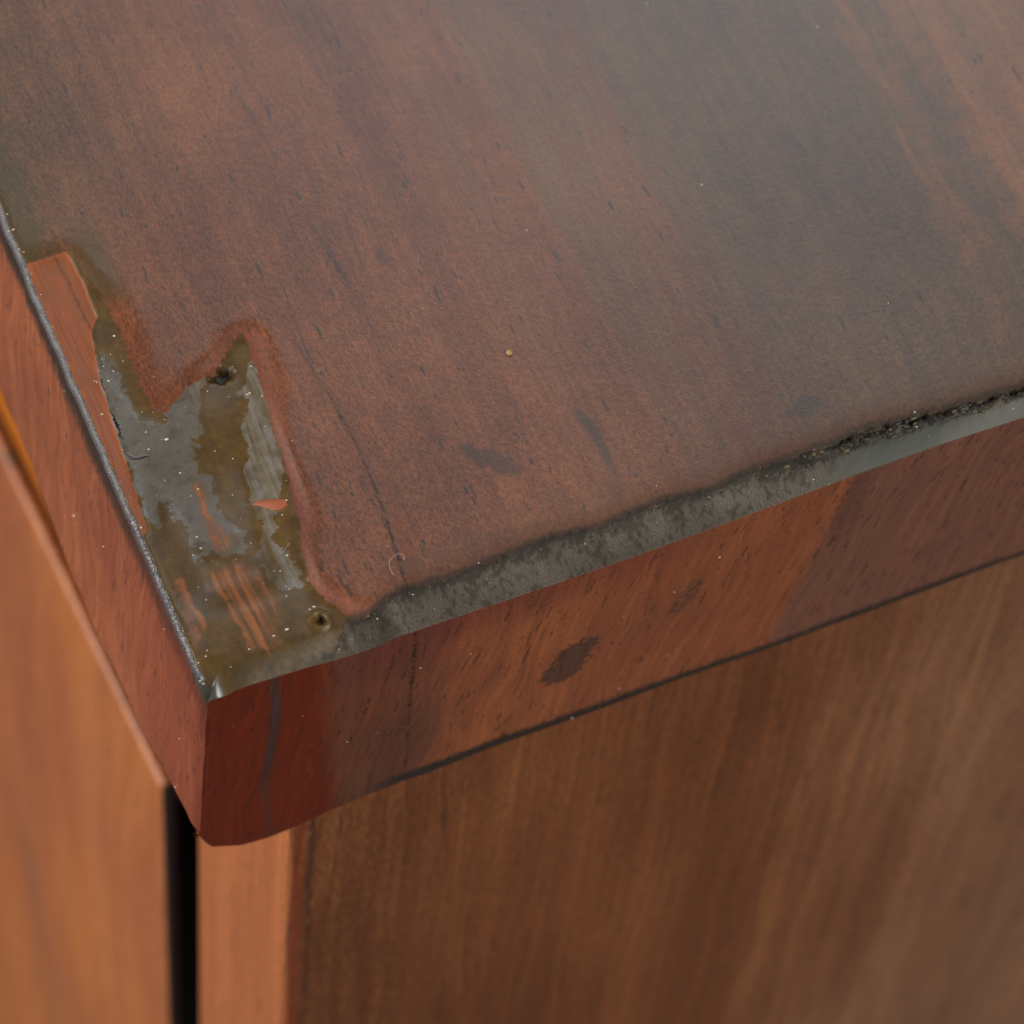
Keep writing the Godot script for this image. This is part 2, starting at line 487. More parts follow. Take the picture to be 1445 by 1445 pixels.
			ro = lerpf(ro, lerpf(0.28, 0.46, smoothstep(0.6, 1.6, z)), ar)
			bu = lerpf(bu, 0.55 + gr * lerpf(0.7, 0.3, smoothstep(0.8, 1.6, z)) + fn * 0.3, ar)
			if x < 0.14 and z < 0.16:
				ro = lerpf(ro, 0.2, minf((1.0 - x / 0.14) * (1.0 - z / 0.16) * 2.0, 1.0))
				var grey_nose := minf((1.0 - x / 0.14) * (1.0 - z / 0.16) * 1.6, 1.0)
				r = lerpf(r, 70, grey_nose)
				g = lerpf(g, 66, grey_nose)
				bl = lerpf(bl, 60, grey_nose)
				bu = lerpf(bu, 0.5, grey_nose)
			color[at * 3] = clampi(int(r), 6, 250)
			color[at * 3 + 1] = clampi(int(g), 5, 250)
			color[at * 3 + 2] = clampi(int(bl), 4, 250)
			rough[at] = clampi(int(ro * 255), 20, 250)
			bump[at] = clampi(int(bu * 255), 0, 255)
	return material_of(color, rough, bump, w, h, 0.010, "varnished wood top")


func step_up(a: float, b: float) -> float:
	return 1.0 if a > b else 0.0


func side_material(kind: String) -> StandardMaterial3D:
	# faces whose grain runs down: right-hand and left-hand face of the top, side panel, front stile, drawer front
	var w := TW
	var h := FH
	var sd := kind.hash() % 1000
	var band := noise_map(w, h, sd, 0.016, 1, 33, 4)
	var fibre := noise_map(w, h, sd + 1, 0.07, 1, 16, 3)
	var mottle := noise_map(w, h, sd + 2, 0.2, 1, 2, 2)
	var big := noise_map(w, h, sd + 3, 0.02, 8, 8, 3)
	var wob := noise_map(w, h, sd + 4, 0.012, 2, 4, 2)
	var fine := noise_map(w, h, sd + 5, 0.08, 1, 1, 4)
	var grit := noise_map(w, h, sd + 6, 0.35, 1, 1, 1)
	var pore := dashes(w, h, 2600 if kind == "right" else 1500, Vector2(6, 34), Vector2(1.2, 3.4), band, -0.12 if kind == "right" else 0.0, Vector2(0.2, 0.9))
	var spot := PackedByteArray()
	if kind == "right":
		var d := PackedByteArray()
		d.resize(w * h)
		fill(d, w, h, [[2.0,-1.36],[2.05,-1.2],[2.1,-1.04],[2.2,-1.02],[2.33,-1.06],[2.3,-1.25],[2.24,-1.42],[2.14,-1.5],[2.05,-1.45]])
		fill(d, w, h, [[2.72,-1.05],[2.78,-.8],[2.92,-.7],[2.9,-1.0],[2.8,-1.2]], 130)
		spot = soften(d, w, h, 3)
	var color := PackedByteArray()
	color.resize(w * h * 3)
	var rough := PackedByteArray()
	rough.resize(w * h)
	var bump := PackedByteArray()
	bump.resize(w * h)
	for j in h:
		var y := j / PPC
		for i in w:
			var at := j * w + i
			var x := i / PPC
			var lean := int((wob[at] - 128) * 0.14)
			if kind == "right":
				lean += int(j * 0.07)
			elif kind == "drawer":
				lean -= int(j * 0.5)
			var ag := j * w + posmod(i + lean, w)
			var b := band[ag] / 255.0
			var f := fibre[ag] / 255.0 - 0.5
			var mt := mottle[at] / 255.0 - 0.5
			var bg := big[at] / 255.0 - 0.5
			var fn := fine[at] / 255.0 - 0.5
			var gr := grit[at] / 255.0 - 0.5
			var k := clampf((b - 0.35) * 1.5 + f * 0.5 + mt * 0.3, 0, 1)
			if kind == "right":
				k = 0.5 + (k - 0.5) * 0.6
			var p := pore[at] / 255.0 * 0.6
			var r := 0.0
			var g := 0.0
			var bl := 0.0
			var ro := 0.38 + mt * 0.08
			var bu := 0.55 + mt * 0.1 + gr * 0.08 - p * 0.2
			if kind == "right":
				var xx := x - 0.05 * y + fn * 0.03
				# dark red block at the corner, dull block, orange board, greyer wood beyond a slanting line
				r = lerpf(92, 102, k)
				g = lerpf(30, 37, k)
				bl = lerpf(10, 14, k)
				var two := smoothstep(0.58, 0.78, xx + bg * 0.1)
				r = lerpf(r, 92 + k * 16 + bg * 16, two)
				g = lerpf(g, 54 + k * 6, two)
				bl = lerpf(bl, 44 - k * 6, two)
				var three := smoothstep(1.05, 1.45, xx + bg * 0.3)
				r = lerpf(r, 122 + k * 22 + bg * 16, three)
				g = lerpf(g, 70 + k * 13 + bg * 10, three)
				bl = lerpf(bl, 46 + k * 6, three)
				var four := smoothstep(3.64, 3.74, x + 0.085 * y + fn * 0.08 + f * 0.05)
				r = lerpf(r, 106 + k * 10, four)
				g = lerpf(g, 70 + k * 5, four)
				bl = lerpf(bl, 58 + k * 2, four)
				var edge := clampf(1.0 - absf(x + 0.085 * y - 3.76 + fn * 0.1) / 0.12, 0, 1) * smoothstep(1.3, 0.3, y)
				r = lerpf(r, 74, edge * 0.6)
				g = lerpf(g, 48, edge * 0.6)
				bl = lerpf(bl, 44, edge * 0.6)
				# purple shade of old stain under the worn edge
				var up := (1.0 - smoothstep(0.1, 0.75, y + bg * 0.5 + fn * 0.2)) * smoothstep(0.6, 0.9, x) * (1.0 - smoothstep(2.2, 3.0, x))
				r = lerpf(r, 96, up * 0.6)
				g = lerpf(g, 46, up * 0.6)
				bl = lerpf(bl, 40, up * 0.6)
				# stain that ran down, and the glue line
				var sx := 0.36 + 0.035 * y + 0.025 * sin(y * 3.2)
				var run := clampf(1.25 - absf(x - sx + fn * 0.02) / 0.035, 0, 1) * 0.85 * (0.8 + bg)
				r = lerpf(r, 66, run)
				g = lerpf(g, 46, run)
				bl = lerpf(bl, 42, run)
				var jc := clampf(1.1 - absf(x - 1.15 - 0.05 * y + fn * 0.03) / 0.014, 0, 1) * clampf(0.75 - y * 0.3 + fn * 1.6, 0, 1)
				r = lerpf(r, 40, jc)
				g = lerpf(g, 26, jc)
				bl = lerpf(bl, 22, jc)
				bu -= jc * 0.3
				var s := smoothstep(0.25, 0.8, spot[clampi(j + int(fn * 26.0), 0, h - 1) * w + clampi(i + int(fine[(at + 90 * w) % (w * h)] * 0.1 - 12.0), 0, w - 1)] / 255.0 + fn * 0.6 + mt * 0.5 + gr * 0.3) * 0.7
				r = lerpf(r, 62, s)
				g = lerpf(g, 46, s)
				bl = lerpf(bl, 42, s)
				# dark band along the bottom arris
				var low := smoothstep(1.96, 2.05, y + fn * 0.05) * smoothstep(0.9, 1.3, x)
				r = lerpf(r, 46, low)
				g = lerpf(g, 38, low)
				bl = lerpf(bl, 34, low)
				ro = lerpf(0.36, 0.42, k)
			elif kind == "left":
				r = lerpf(134, 148, k) + bg * 26
				g = lerpf(74, 86, k) + bg * 18
				bl = lerpf(49, 56, k) + bg * 10
				# dark lacquer that runs over the upper arris
				var up := 1.0 - smoothstep(0.12, 0.34, y + fn * 0.12 + bg * 0.1 - 0.05 * b)
				r = lerpf(r, 50, up * 0.9)
				g = lerpf(g, 40, up * 0.9)
				bl = lerpf(bl, 38, up * 0.9)
				ro = lerpf(0.42, 0.3, up)
				# dark tear stain at the corner
				var tear := clampf(1.2 - absf(x - 0.03) / 0.10 - maxf(y - 0.25, 0.0) * 2.2 + fn * 0.3, 0, 1)
				r = lerpf(r, 44, tear * 0.9)
				g = lerpf(g, 36, tear * 0.9)
				bl = lerpf(bl, 32, tear * 0.9)
				# redder towards the corner
				var red := (1.0 - smoothstep(0.1, 1.7, x)) * 0.7
				r = lerpf(r, 118, red)
				g = lerpf(g, 56, red)
				bl = lerpf(bl, 38, red)
			elif kind == "panel":
				var grey := smoothstep(1.5, 5.5, x + bg * 1.5 - y * 0.5) * 0.8  # sheen towards the right painted in as greyer, lighter wood
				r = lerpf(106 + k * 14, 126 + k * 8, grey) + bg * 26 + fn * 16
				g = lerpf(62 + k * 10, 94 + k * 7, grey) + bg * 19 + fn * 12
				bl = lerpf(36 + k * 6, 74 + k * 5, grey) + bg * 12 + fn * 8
				var margin := 1.0 - smoothstep(0.07, 0.10, x + fn * 0.04)
				r = lerpf(r, 118, margin * 0.8)
				g = lerpf(g, 54, margin * 0.8)
				bl = lerpf(bl, 30, margin * 0.8)
				var seam := clampf(1.2 - absf(x - 0.125 + fn * 0.03) / 0.025, 0, 1) * 0.6
				r = lerpf(r, 62, seam)
				g = lerpf(g, 36, seam)
				bl = lerpf(bl, 24, seam)
				var fleck := smoothstep(0.68, 0.8, mt + 0.5 + f * 0.35) * (1.0 - smoothstep(0.3, 1.6, x)) * 0.6
				r = lerpf(r, 122, fleck)
				g = lerpf(g, 88, fleck)
				bl = lerpf(bl, 54, fleck)
				ro = 0.44
			elif kind == "stile":
				r = lerpf(158, 172, k)
				g = lerpf(92, 102, k)
				bl = lerpf(55, 61, k)
			else:
				r = lerpf(158, 172, k) + bg * 24
				g = lerpf(92, 105, k) + bg * 18
				bl = lerpf(54, 61, k)
				var vx := 3.97 + 0.17 * smoothstep(0.4, 0.85, y) + 0.06 * smoothstep(0.9, 1.25, y) + 0.7 * smoothstep(1.22, 1.5, y)
				var vein := clampf(1.15 - absf(x - vx) / 0.07, 0, 1) * 0.75
				r = lerpf(r, 104, vein)
				g = lerpf(g, 78, vein)
				bl = lerpf(bl, 52, vein)
			var tone := 1.0 + f * 0.16 + mt * 0.14 + gr * 0.10
			color[at * 3] = clampi(int(lerpf(r * tone, 42, p)), 6, 250)
			color[at * 3 + 1] = clampi(int(lerpf(g * tone, 28, p)), 5, 250)
			color[at * 3 + 2] = clampi(int(lerpf(bl * tone, 22, p)), 4, 250)
			rough[at] = clampi(int(ro * 255), 20, 250)
			bump[at] = clampi(int(bu * 255), 0, 255)
	return material_of(color, rough, bump, w, h, 0.008, "varnished wood " + kind)


# ------------------------------------------------------------------ geometry of the top

func relief(x: float, z: float) -> float:
	# height of the top's surface before its edges are rounded
	# (the hollow slopes down to the left of its right-hand rim)
	var wide := pick(hollow_wide, x, z)
	var hs := pick(hollow_mid, x, z)
	var q := 0.0
	if wide > 0.004:
		var d := -z
		var deep := lerpf(0.012, 0.004, smoothstep(1.6, 2.6, d))
		deep *= smoothstep(-0.02, 0.12, x) * lerpf(0.45, 1.0, smoothstep(0.0, 0.22, d))
		var gm := pick(grey_mask, x, z)
		q -= deep * smoothstep(0.2, 1.0, wide)
		q -= 0.036 * smoothstep(0.0, 0.55, wide) * lerpf(0.55, 1.0, smoothstep(0.5, 0.8, x))
		q += hs * (0.0018 * n_lump.get_noise_2d(x, z) + 0.0003 * n_rough.get_noise_2d(x, z))
		q += hs * 0.004 * gm
		var out := along(RIM, d)
		q -= 0.06 * hs * smoothstep(0.0, 0.24, out - x) * smoothstep(0.35, 0.6, d) * (1.0 - smoothstep(1.05, 1.6, d)) * smoothstep(0.02, 0.3, x)
		# pit at the head of the hollow, and the ring of a burst varnish bubble
		var pit := Vector2((x - 0.76) / 0.075, (z + 1.70) / 0.05).length()
		q -= 0.05 * (1.0 - smoothstep(0.4, 1.2, pit + 0.3 * n_rough.get_noise_2d(x * 2, z * 2)))
		var bub := Vector2(x - 0.70, z + 0.19).length()
		q += 0.018 * exp(-pow((bub - 0.042) / 0.014, 2.0)) - 0.03 * exp(-pow(bub / 0.026, 2.0))
	q += -0.012 * pick(sliver_mask, x, z)
	return q


func edge_drop(x: float, d: float) -> float:
	# the worn bevel along the right-hand face; d is the distance from that face
	var zi := along(INNER, x)
	var co := along(OUTER, x)
	if x < 0.85:
		zi = maxf(zi, 0.13)
	var q := 0.0
	if d < zi:
		var t := d / zi
		q = lerpf(0.008, co, pow(1.0 - t, 1.4))
		# broken groove under the lip of the top
		q += (0.003 + 0.045 * smoothstep(3.2, 3.9, x)) * smoothstep(0.55, 0.95, t) * clampf(0.6 + 1.3 * n_rough.get_noise_2d(x, d + 5.0), 0, 1) * smoothstep(0.8, 1.0, x)
		q += 0.0012 * n_rough.get_noise_2d(x * 1.2, d * 1.2) * smoothstep(0.0, 0.3, t)
	else:
		q = 0.008 * exp(-(d - zi) / 0.05)
	return q


func round_plan(p: Vector3) -> Vector3:
	# rounds the upright corner of the top, seen from above
	const RC := 0.13
	var a := (RC - p.x) / RC
	var b := (p.z + RC) / RC
	if a > 0 and b > 0:
		var l := Vector2(a, b).length()
		var m := maxf(a, b) / l
		return Vector3(RC - a * m * RC, p.y, -RC + b * m * RC)
	return p


func fold(v: float) -> float:
	# mirrors the texture beyond its end
	var m := fposmod(v, 2.0)
	return m if m <= 1.0 else 2.0 - m


class Sheet:
	var nu := 0
	var nv := 0
	var p := PackedVector3Array()
	var n := PackedVector3Array()
	var uv := PackedVector2Array()

	func _init(u: int, v: int) -> void:
		nu = u
		nv = v
		p.resize(u * v)
		n.resize(u * v)
		uv.resize(u * v)

	func normals(flip: bool) -> void:
		for j in nv:
			for i in nu:
				var du := p[j * nu + mini(i + 1, nu - 1)] - p[j * nu + maxi(i - 1, 0)]
				var dv := p[mini(j + 1, nv - 1) * nu + i] - p[maxi(j - 1, 0) * nu + i]
				var c := du.cross(dv).normalized()
				n[j * nu + i] = -c if flip else c


func glue_line(z: float) -> float:
	return 1.2 + 0.05 * sin(-z * 2.6 - 1.0)


func whose(which: String, p: Vector3) -> int:
	if which == "left":
		return 0
	if which == "right":
		return 0 if p.x < 1.15 - 0.05 * p.y else 1
	if p.z > -0.26 and -p.z < along(INNER, p.x) and p.x > 0.85:
		return 3
	if p.x < 0.3 and pick(sliver_mask, p.x, p.z) > 0.5 and p.x > 0.03:
		return 4
	if p.x < 1.05 and p.x > 0.03 and pick(hollow_soft, p.x, p.z) > 0.5:
		return 2
	return 0 if p.x < glue_line(p.z) else 1


func commit_cells(sheet: Sheet, which: String, count: int, flip: bool) -> Array:
	# splits a sheet's cells between `count` arrays of vertices; returns one [positions, normals, uvs, indices] per owner
	var out := []
	var maps: Array[Dictionary] = []
	for k in count:
		out.append([PackedVector3Array(), PackedVector3Array(), PackedVector2Array(), PackedInt32Array()])
		maps.append({})
	for j in sheet.nv - 1:
		for i in sheet.nu - 1:
			var a := j * sheet.nu + i
			var k: int = whose(which, (sheet.p[a] + sheet.p[a + sheet.nu + 1]) * 0.5)
			var quad := [a, a + 1, a + sheet.nu + 1, a + sheet.nu]
			var ids := []
			for v in quad:
				if not maps[k].has(v):
					maps[k][v] = out[k][0].size()
					out[k][0].append((sheet.p[v] - BASE) * CM)
					out[k][1].append(sheet.n[v])
					out[k][2].append(sheet.uv[v])
				ids.append(maps[k][v])
			var order := [0, 1, 2, 0, 2, 3] if not flip else [0, 2, 1, 0, 3, 2]
			for o in order:
				out[k][3].append(ids[o])
	return out


func add_surface(mesh: ArrayMesh, arrays: Array, m: Material) -> void:
	if arrays[3].is_empty():
		return
	var a := []
	a.resize(Mesh.ARRAY_MAX)
	a[Mesh.ARRAY_VERTEX] = arrays[0]
	a[Mesh.ARRAY_NORMAL] = arrays[1]
	a[Mesh.ARRAY_TEX_UV] = arrays[2]
	a[Mesh.ARRAY_INDEX] = arrays[3]
	mesh.add_surface_from_arrays(Mesh.PRIMITIVE_TRIANGLES, a)
	mesh.surface_set_material(mesh.get_surface_count() - 1, m)


func part(called: String, mesh: Mesh, parent: Node, label := "") -> MeshInstance3D:
	var o := MeshInstance3D.new()
	o.name = called
	o.mesh = mesh
	if label:
		o.set_meta("label", label)
	parent.add_child(o, true)
	return o


func samples(list: Array) -> PackedFloat32Array:
	# [[to, step], ...] -> growing numbers from 0
	var out := PackedFloat32Array([0.0])
	var v := 0.0
	for s in list:
		while v < s[0] - s[1] * 0.5:
			v += s[1]
			out.append(v)
	return out


const RA := 0.055        # radius of the left-hand arris


func build_top() -> void:
	var top_mat := top_material()
	var right_mat := side_material("right")
	var left_mat := side_material("left")
	var sx := samples([[1.0, .0125], [4.9, .02], [6.4, .05], [30.0, 1.2]])
	var sz := samples([[0.26, .01], [2.9, .0125], [4.8, .04], [24.0, 1.2]])
	var arc := 8
	var nu := sx.size() + arc
	var nv := sz.size()
	var xs := PackedFloat32Array()
	var roll := PackedFloat32Array()
	for k in arc:
		var a := PI / 2 * k / arc
		xs.append(RA * (1 - cos(a)))
		roll.append(RA * (1 - sin(a)))
	for v in sx:
		xs.append(RA + v)
		roll.append(0.0)
	var sheet := Sheet.new(nu, nv)
	for j in nv:
		var d := sz[j]
		for i in nu:
			var x := xs[i]
			var chip := 0.008 * n_lump.get_noise_2d(1.0, d * 1.0) + 0.002 * n_rough.get_noise_2d(2.0, d * 1.4)
			var y := relief(x, -d) - edge_drop(x, d)
			y -= roll[i] * (1.0 + chip * 6.0)
			var nose := clampf(1.0 - x / 0.26, 0, 1) * clampf(1.0 - d / 0.26, 0, 1)
			y -= 0.135 * nose * nose
			var lateral := chip * clampf(1.0 - x / 0.1, 0, 1)
			sheet.p[j * nu + i] = round_plan(Vector3(x + lateral, y, -d))
			sheet.uv[j * nu + i] = Vector2(fold(x / DX), fold(d / DZ))
	sheet.normals(true)
	# right-hand face, from the bevel down, bending under at the bottom
	var rows := 44
	var right := Sheet.new(nu, rows)
	for i in nu:
		var x := xs[i]
		var y0 := sheet.p[i].y
		var yb := -along(BOTTOM_X, x)
		for j in rows:
			var t := j / float(rows - 7)
			var y := lerpf(y0, yb + 0.09, minf(t, 1.0))
			var z := 0.0
			if j > rows - 7:
				var a := PI / 2 * (j - (rows - 7)) / 6.0
				y = yb + 0.09 * (1 - sin(a))
				z = -0.09 * (1 - cos(a))
			z += 0.012 * n_wave.get_noise_2d(x, y + 20.0) * smoothstep(0.0, 0.2, t)
			var q := round_plan(Vector3(x, y, z))
			if j == 0:
				q = sheet.p[i]
			right.p[j * nu + i] = q
			right.uv[j * nu + i] = Vector2(fold(x / DX), clampf(-y / DY, 0, 1))
	right.normals(true)
	# left-hand face
	var left := Sheet.new(nv, rows)
	for i in nv:
		var d := sz[i]
		var y0 := sheet.p[i * nu].y
		var yb := -along(BOTTOM_Z, d)
		for j in rows:
			var t := j / float(rows - 7)
			var y := lerpf(y0, yb + 0.09, minf(t, 1.0))
			var x := 0.0
			if j > rows - 7:
				var a := PI / 2 * (j - (rows - 7)) / 6.0
				y = yb + 0.09 * (1 - sin(a))
				x = 0.09 * (1 - cos(a))
			x += 0.012 * n_wave.get_noise_2d(d, y + 40.0) * smoothstep(0.0, 0.2, t) + sheet.p[i * nu].x * (1.0 - smoothstep(0.0, 0.25, t)) * step_up(d, 0.13)
			var q := round_plan(Vector3(x, y, -d))
			if j == 0:
				q = sheet.p[i * nu]
			left.p[j * nv + i] = q
			left.uv[j * nv + i] = Vector2(fold(d / DZ * 0.75), clampf(-y / DY, 0, 1))
	left.normals(false)
	var tops := commit_cells(sheet, "top", 5, false)
	var rights := commit_cells(right, "right", 2, false)
	var lefts := commit_cells(left, "left", 1, true)
	var top_board := Node3D.new()
	top_board.name = "top_board"
	cabinet.add_child(top_board)
	var first := ArrayMesh.new()
	add_surface(first, tops[0], top_mat)
	add_surface(first, rights[0], right_mat)
	add_surface(first, lefts[0], left_mat)
	part("board", first, top_board, "narrow front board, broken away along its front edge")
	var second := ArrayMesh.new()
	add_surface(second, tops[1], top_mat)
	add_surface(second, rights[1], right_mat)
	# its underside and far ends
	var st := SurfaceTool.new()
	st.begin(Mesh.PRIMITIVE_TRIANGLES)
	var far_x := xs[nu - 1]
	var far_z := -sz[nv - 1]
	for q in [[Vector3(.09, -2.17, -.09), Vector3(far_x, -2.17, -.09), Vector3(far_x, -2.17, far_z), Vector3(.09, -2.17, far_z)],
			[Vector3(far_x, 0, 0), Vector3(far_x, 0, far_z), Vector3(far_x, -2.17, far_z), Vector3(far_x, -2.17, 0)],
			[Vector3(0, 0, far_z), Vector3(0, -2.17, far_z), Vector3(far_x, -2.17, far_z), Vector3(far_x, 0, far_z)]]:
		var nn: Vector3 = -(q[1] - q[0]).cross(q[2] - q[0]).normalized()
		for k in [0, 1, 2, 0, 2, 3]:
			st.set_normal(nn)
			st.set_uv(Vector2(q[k].x / 40.0, q[k].z / 40.0))
			st.add_vertex((q[k] - BASE) * CM)
	st.commit(second)
	second.surface_set_material(second.get_surface_count() - 1, plain(Color(0.36, 0.2, 0.12), 0.6))
	part("board", second, top_board, "wide main board with long dark pores")
	var names := ["worn_hollow", "worn_edge", "bare_wood_patch"]
	var labels := ["glossy broken hollow with olive and grey varnish", "grey filled bevel with dark grime along it", "bare orange wood where the finish is gone"]
	for k in 3:
		var m := ArrayMesh.new()
		add_surface(m, tops[k + 2], top_mat)
		part(names[k], m, top_board, labels[k])
	# a bright chip of bare wood standing in the hollow
	var chip_points := [[.62,-.955],[.66,-.965],[.70,-.955],[.77,-.92],[.815,-.89],[.81,-.845],[.76,-.845],[.71,-.865],[.68,-.90],[.65,-.93]]
	var cs := SurfaceTool.new()
	cs.begin(Mesh.PRIMITIVE_TRIANGLES)
	var mid := Vector3(.73, relief(.73, -.9) + 0.02, -.9)
	for k in chip_points.size():
		var a: Array = chip_points[k]
		var b: Array = chip_points[(k + 1) % chip_points.size()]
		for p in [mid, Vector3(b[0], relief(b[0], b[1]) - 0.004, b[1]), Vector3(a[0], relief(a[0], a[1]) - 0.004, a[1])]:
			cs.set_uv(Vector2.ZERO)
			cs.add_vertex((p - BASE) * CM)
	cs.generate_normals()
	var cm := cs.commit()
	cm.surface_set_material(0, plain(Color(0.62, 0.34, 0.22), 0.55))
	part("splinter", cm, top_board, "short orange splinter across the hollow")
	# crumbs of grime in the groove
	var lump := SphereMesh.new()
	lump.radius = 1.0
	lump.height = 1.6
	lump.radial_segments = 7
	lump.rings = 4
	var gm := plain(Color(1, 1, 1), 0.35)
	gm.vertex_color_use_as_albedo = true
	lump.material = gm
	var mm := MultiMesh.new()
	mm.transform_format = MultiMesh.TRANSFORM_3D
	mm.use_colors = true
	mm.mesh = lump
	mm.instance_count = 190
	for k in 190:
		var x := rng.randf_range(0.85, 6.2)
		if k > 50:
			x = rng.randf_range(3.3, 6.2)
		var zi := along(INNER, x)
		var d := zi * rng.randf_range(0.55, 0.95)
		var s := rng.randf_range(0.004, 0.012) * (1.3 if x > 3.4 else 0.8)
		var y := relief(x, -d) - edge_drop(x, d)
		var tf := Transform3D(Basis.from_euler(Vector3(rng.randf(), rng.randf() * 6.0, rng.randf())).scaled(Vector3(s * rng.randf_range(1.0, 2.6), s * 0.6, s * rng.randf_range(0.7, 1.2)) * CM), (Vector3(x, y, -d) - BASE) * CM)
		mm.set_instance_transform(k, tf)
		var c := Color(0.028, 0.02, 0.012)
		if rng.randf() < 0.2:
			c = Color(0.12, 0.09, 0.035)
		mm.set_instance_color(k, c)
	var grime := MultiMeshInstance3D.new()
	grime.name = "grime"
	grime.multimesh = mm
	grime.set_meta("kind", "stuff")
	top_board.add_child(grime)


func plain(c: Color, rough: float) -> StandardMaterial3D:
	var m := StandardMaterial3D.new()
	m.albedo_color = c
	m.roughness = rough
	return m


# ------------------------------------------------------------------ the carcass under the top

func lean(p: Vector3) -> Vector3:
	var o := Vector3(0, -2.2, 0)
	return (p - o).rotated(Vector3.RIGHT, LEAN) + o


func slab(lo: Vector3, hi: Vector3, bevel: float, m: Material, uv_scale: Vector2, uv_at := Vector2.ZERO, warp := "", end: Material = null) -> ArrayMesh:
	# a board with rounded edges: a subdivided box drawn in and pushed back out by `bevel`
	var st := SurfaceTool.new()
	st.begin(Mesh.PRIMITIVE_TRIANGLES)
	var other := SurfaceTool.new()
	other.begin(Mesh.PRIMITIVE_TRIANGLES)
	var mid := (lo + hi) * 0.5
	var half := (hi - lo) * 0.5
	var core := half - Vector3.ONE * bevel
	for axis in 3:
		for side in [-1.0, 1.0]:
			var ua := (axis + 1) % 3
			var va := (axis + 2) % 3
			var us := ticks(half[ua], bevel)
			var vs := ticks(half[va], bevel)
			for j in vs.size() - 1:
				for i in us.size() - 1:
					var quad := [[i, j], [i + 1, j], [i + 1, j + 1], [i, j + 1]]
					var order := [0, 2, 1, 0, 3, 2] if side > 0 else [0, 1, 2, 0, 2, 3]
					for k in order:
						var q := Vector3.ZERO
						q[axis] = half[axis] * side
						q[ua] = us[quad[k][0]]
						q[va] = vs[quad[k][1]]
						var c := q.clamp(-core, core)
						var nrm := (q - c).normalized()
						var pos := mid + c + nrm * bevel
						if warp == "chipped":
							pos += chipped(pos)
						elif warp == "droop":
							pos.y += 0.165 * (pos.z + 2.36) * clampf((pos.y + 25.0) / 16.0, 0, 1)
						var to := other if end and axis == 2 and side > 0 else st
						to.set_normal(nrm.rotated(Vector3.RIGHT, LEAN))
						var flat_u: float = -pos.z if axis != 2 else pos.x
						var flat_v: float = -pos.y if axis != 1 else pos.x
						to.set_uv(Vector2(fold(flat_u * uv_scale.x + uv_at.x), fold(flat_v * uv_scale.y + uv_at.y)))
						to.add_vertex((lean(pos) - BASE) * CM)
	var mesh := st.commit()
	mesh.surface_set_material(0, m)
	if end:
		other.commit(mesh)
		mesh.surface_set_material(1, end)
	return mesh


func ticks(half: float, bevel: float) -> Array:
	var out := []
	for k in 5:
		out.append(-half + bevel * (1.0 - tan(PI / 4 * (1.0 - k / 4.0))))
	var n := clampi(int(half * 2.0 / 0.6), 2, 40)
	for k in range(1, n):
		out.append(lerpf(-half + bevel, half - bevel, k / float(n)))
	for k in 5:
		out.append(half - bevel * (1.0 - tan(PI / 4 * k / 4.0)))
	return out


func chipped(p: Vector3) -> Vector3:
	var e := clampf(1.0 - absf(p.x - 0.667) / 0.1, 0, 1) * clampf(1.0 - absf(p.z + 0.2) / 0.1, 0, 1)
	return Vector3(0.11, 0, -0.06) * e * (n_wave.get_noise_2d(p.y * 0.9, 5.0) + 0.35 * n_lump.get_noise_2d(p.y, 8.0))


func build_carcass() -> void:
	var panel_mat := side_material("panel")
	var stile_mat := side_material("stile")
	var drawer_mat := side_material("drawer")
	# the side panel behind its front stile; chips along the upright arris
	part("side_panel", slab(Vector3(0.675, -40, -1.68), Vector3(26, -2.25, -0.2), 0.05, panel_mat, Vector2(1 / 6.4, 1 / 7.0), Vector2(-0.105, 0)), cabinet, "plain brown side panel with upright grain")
	part("front_stile", slab(Vector3(0.66, -40, -1.69), Vector3(0.78, -2.25, -0.215), 0.045, stile_mat, Vector2(1 / 6.4, 1 / 9.0), Vector2.ZERO, "chipped"), cabinet, "narrow orange brown front edge of the side panel")
	part("drawer_front", slab(Vector3(0.66, -26, -22), Vector3(0.80, -5.95, -2.36), 0.06, drawer_mat, Vector2(1 / 9.0, 1 / 9.0), Vector2.ZERO, "droop", plain(Color(0.16, 0.09, 0.06), 0.8)), cabinet, "orange brown drawer front with a rounded top edge")  # dark end colour paints the shade inside the gap
	part("drawer_glow_strip", slab(Vector3(0.805, -7.2, -22), Vector3(2.3, -5.965, -2.9), 0.01, plain(Color(0.9, 0.53, 0.14), 0.6), Vector2(0.1, 0.1), Vector2.ZERO, "droop"), cabinet, "strip behind the drawer lip with an orange bounce glow put into its colour")  # added strip; its orange paints light bounced under the top
	part("top_rail", slab(Vector3(1.25, -5.6, -22), Vector3(2.6, -2.25, -3.2), 0.05, plain(Color(0.58, 0.32, 0.15), 0.45), Vector2(0.1, 0.1)), cabinet, "recessed rail above the drawer front")
	part("added_dark_backing", slab(Vector3(3.2, -40, -22), Vector3(4.0, -2.25, -1.7), 0.05, plain(Color(0.12, 0.07, 0.05), 0.8), Vector2(0.1, 0.1)), cabinet)  # dark board added behind so the gap beside the stile reads black


# ------------------------------------------------------------------ loose things on the top

func surface_y(x: float, z: float) -> float:
	return relief(x, z) - edge_drop(x, -z)


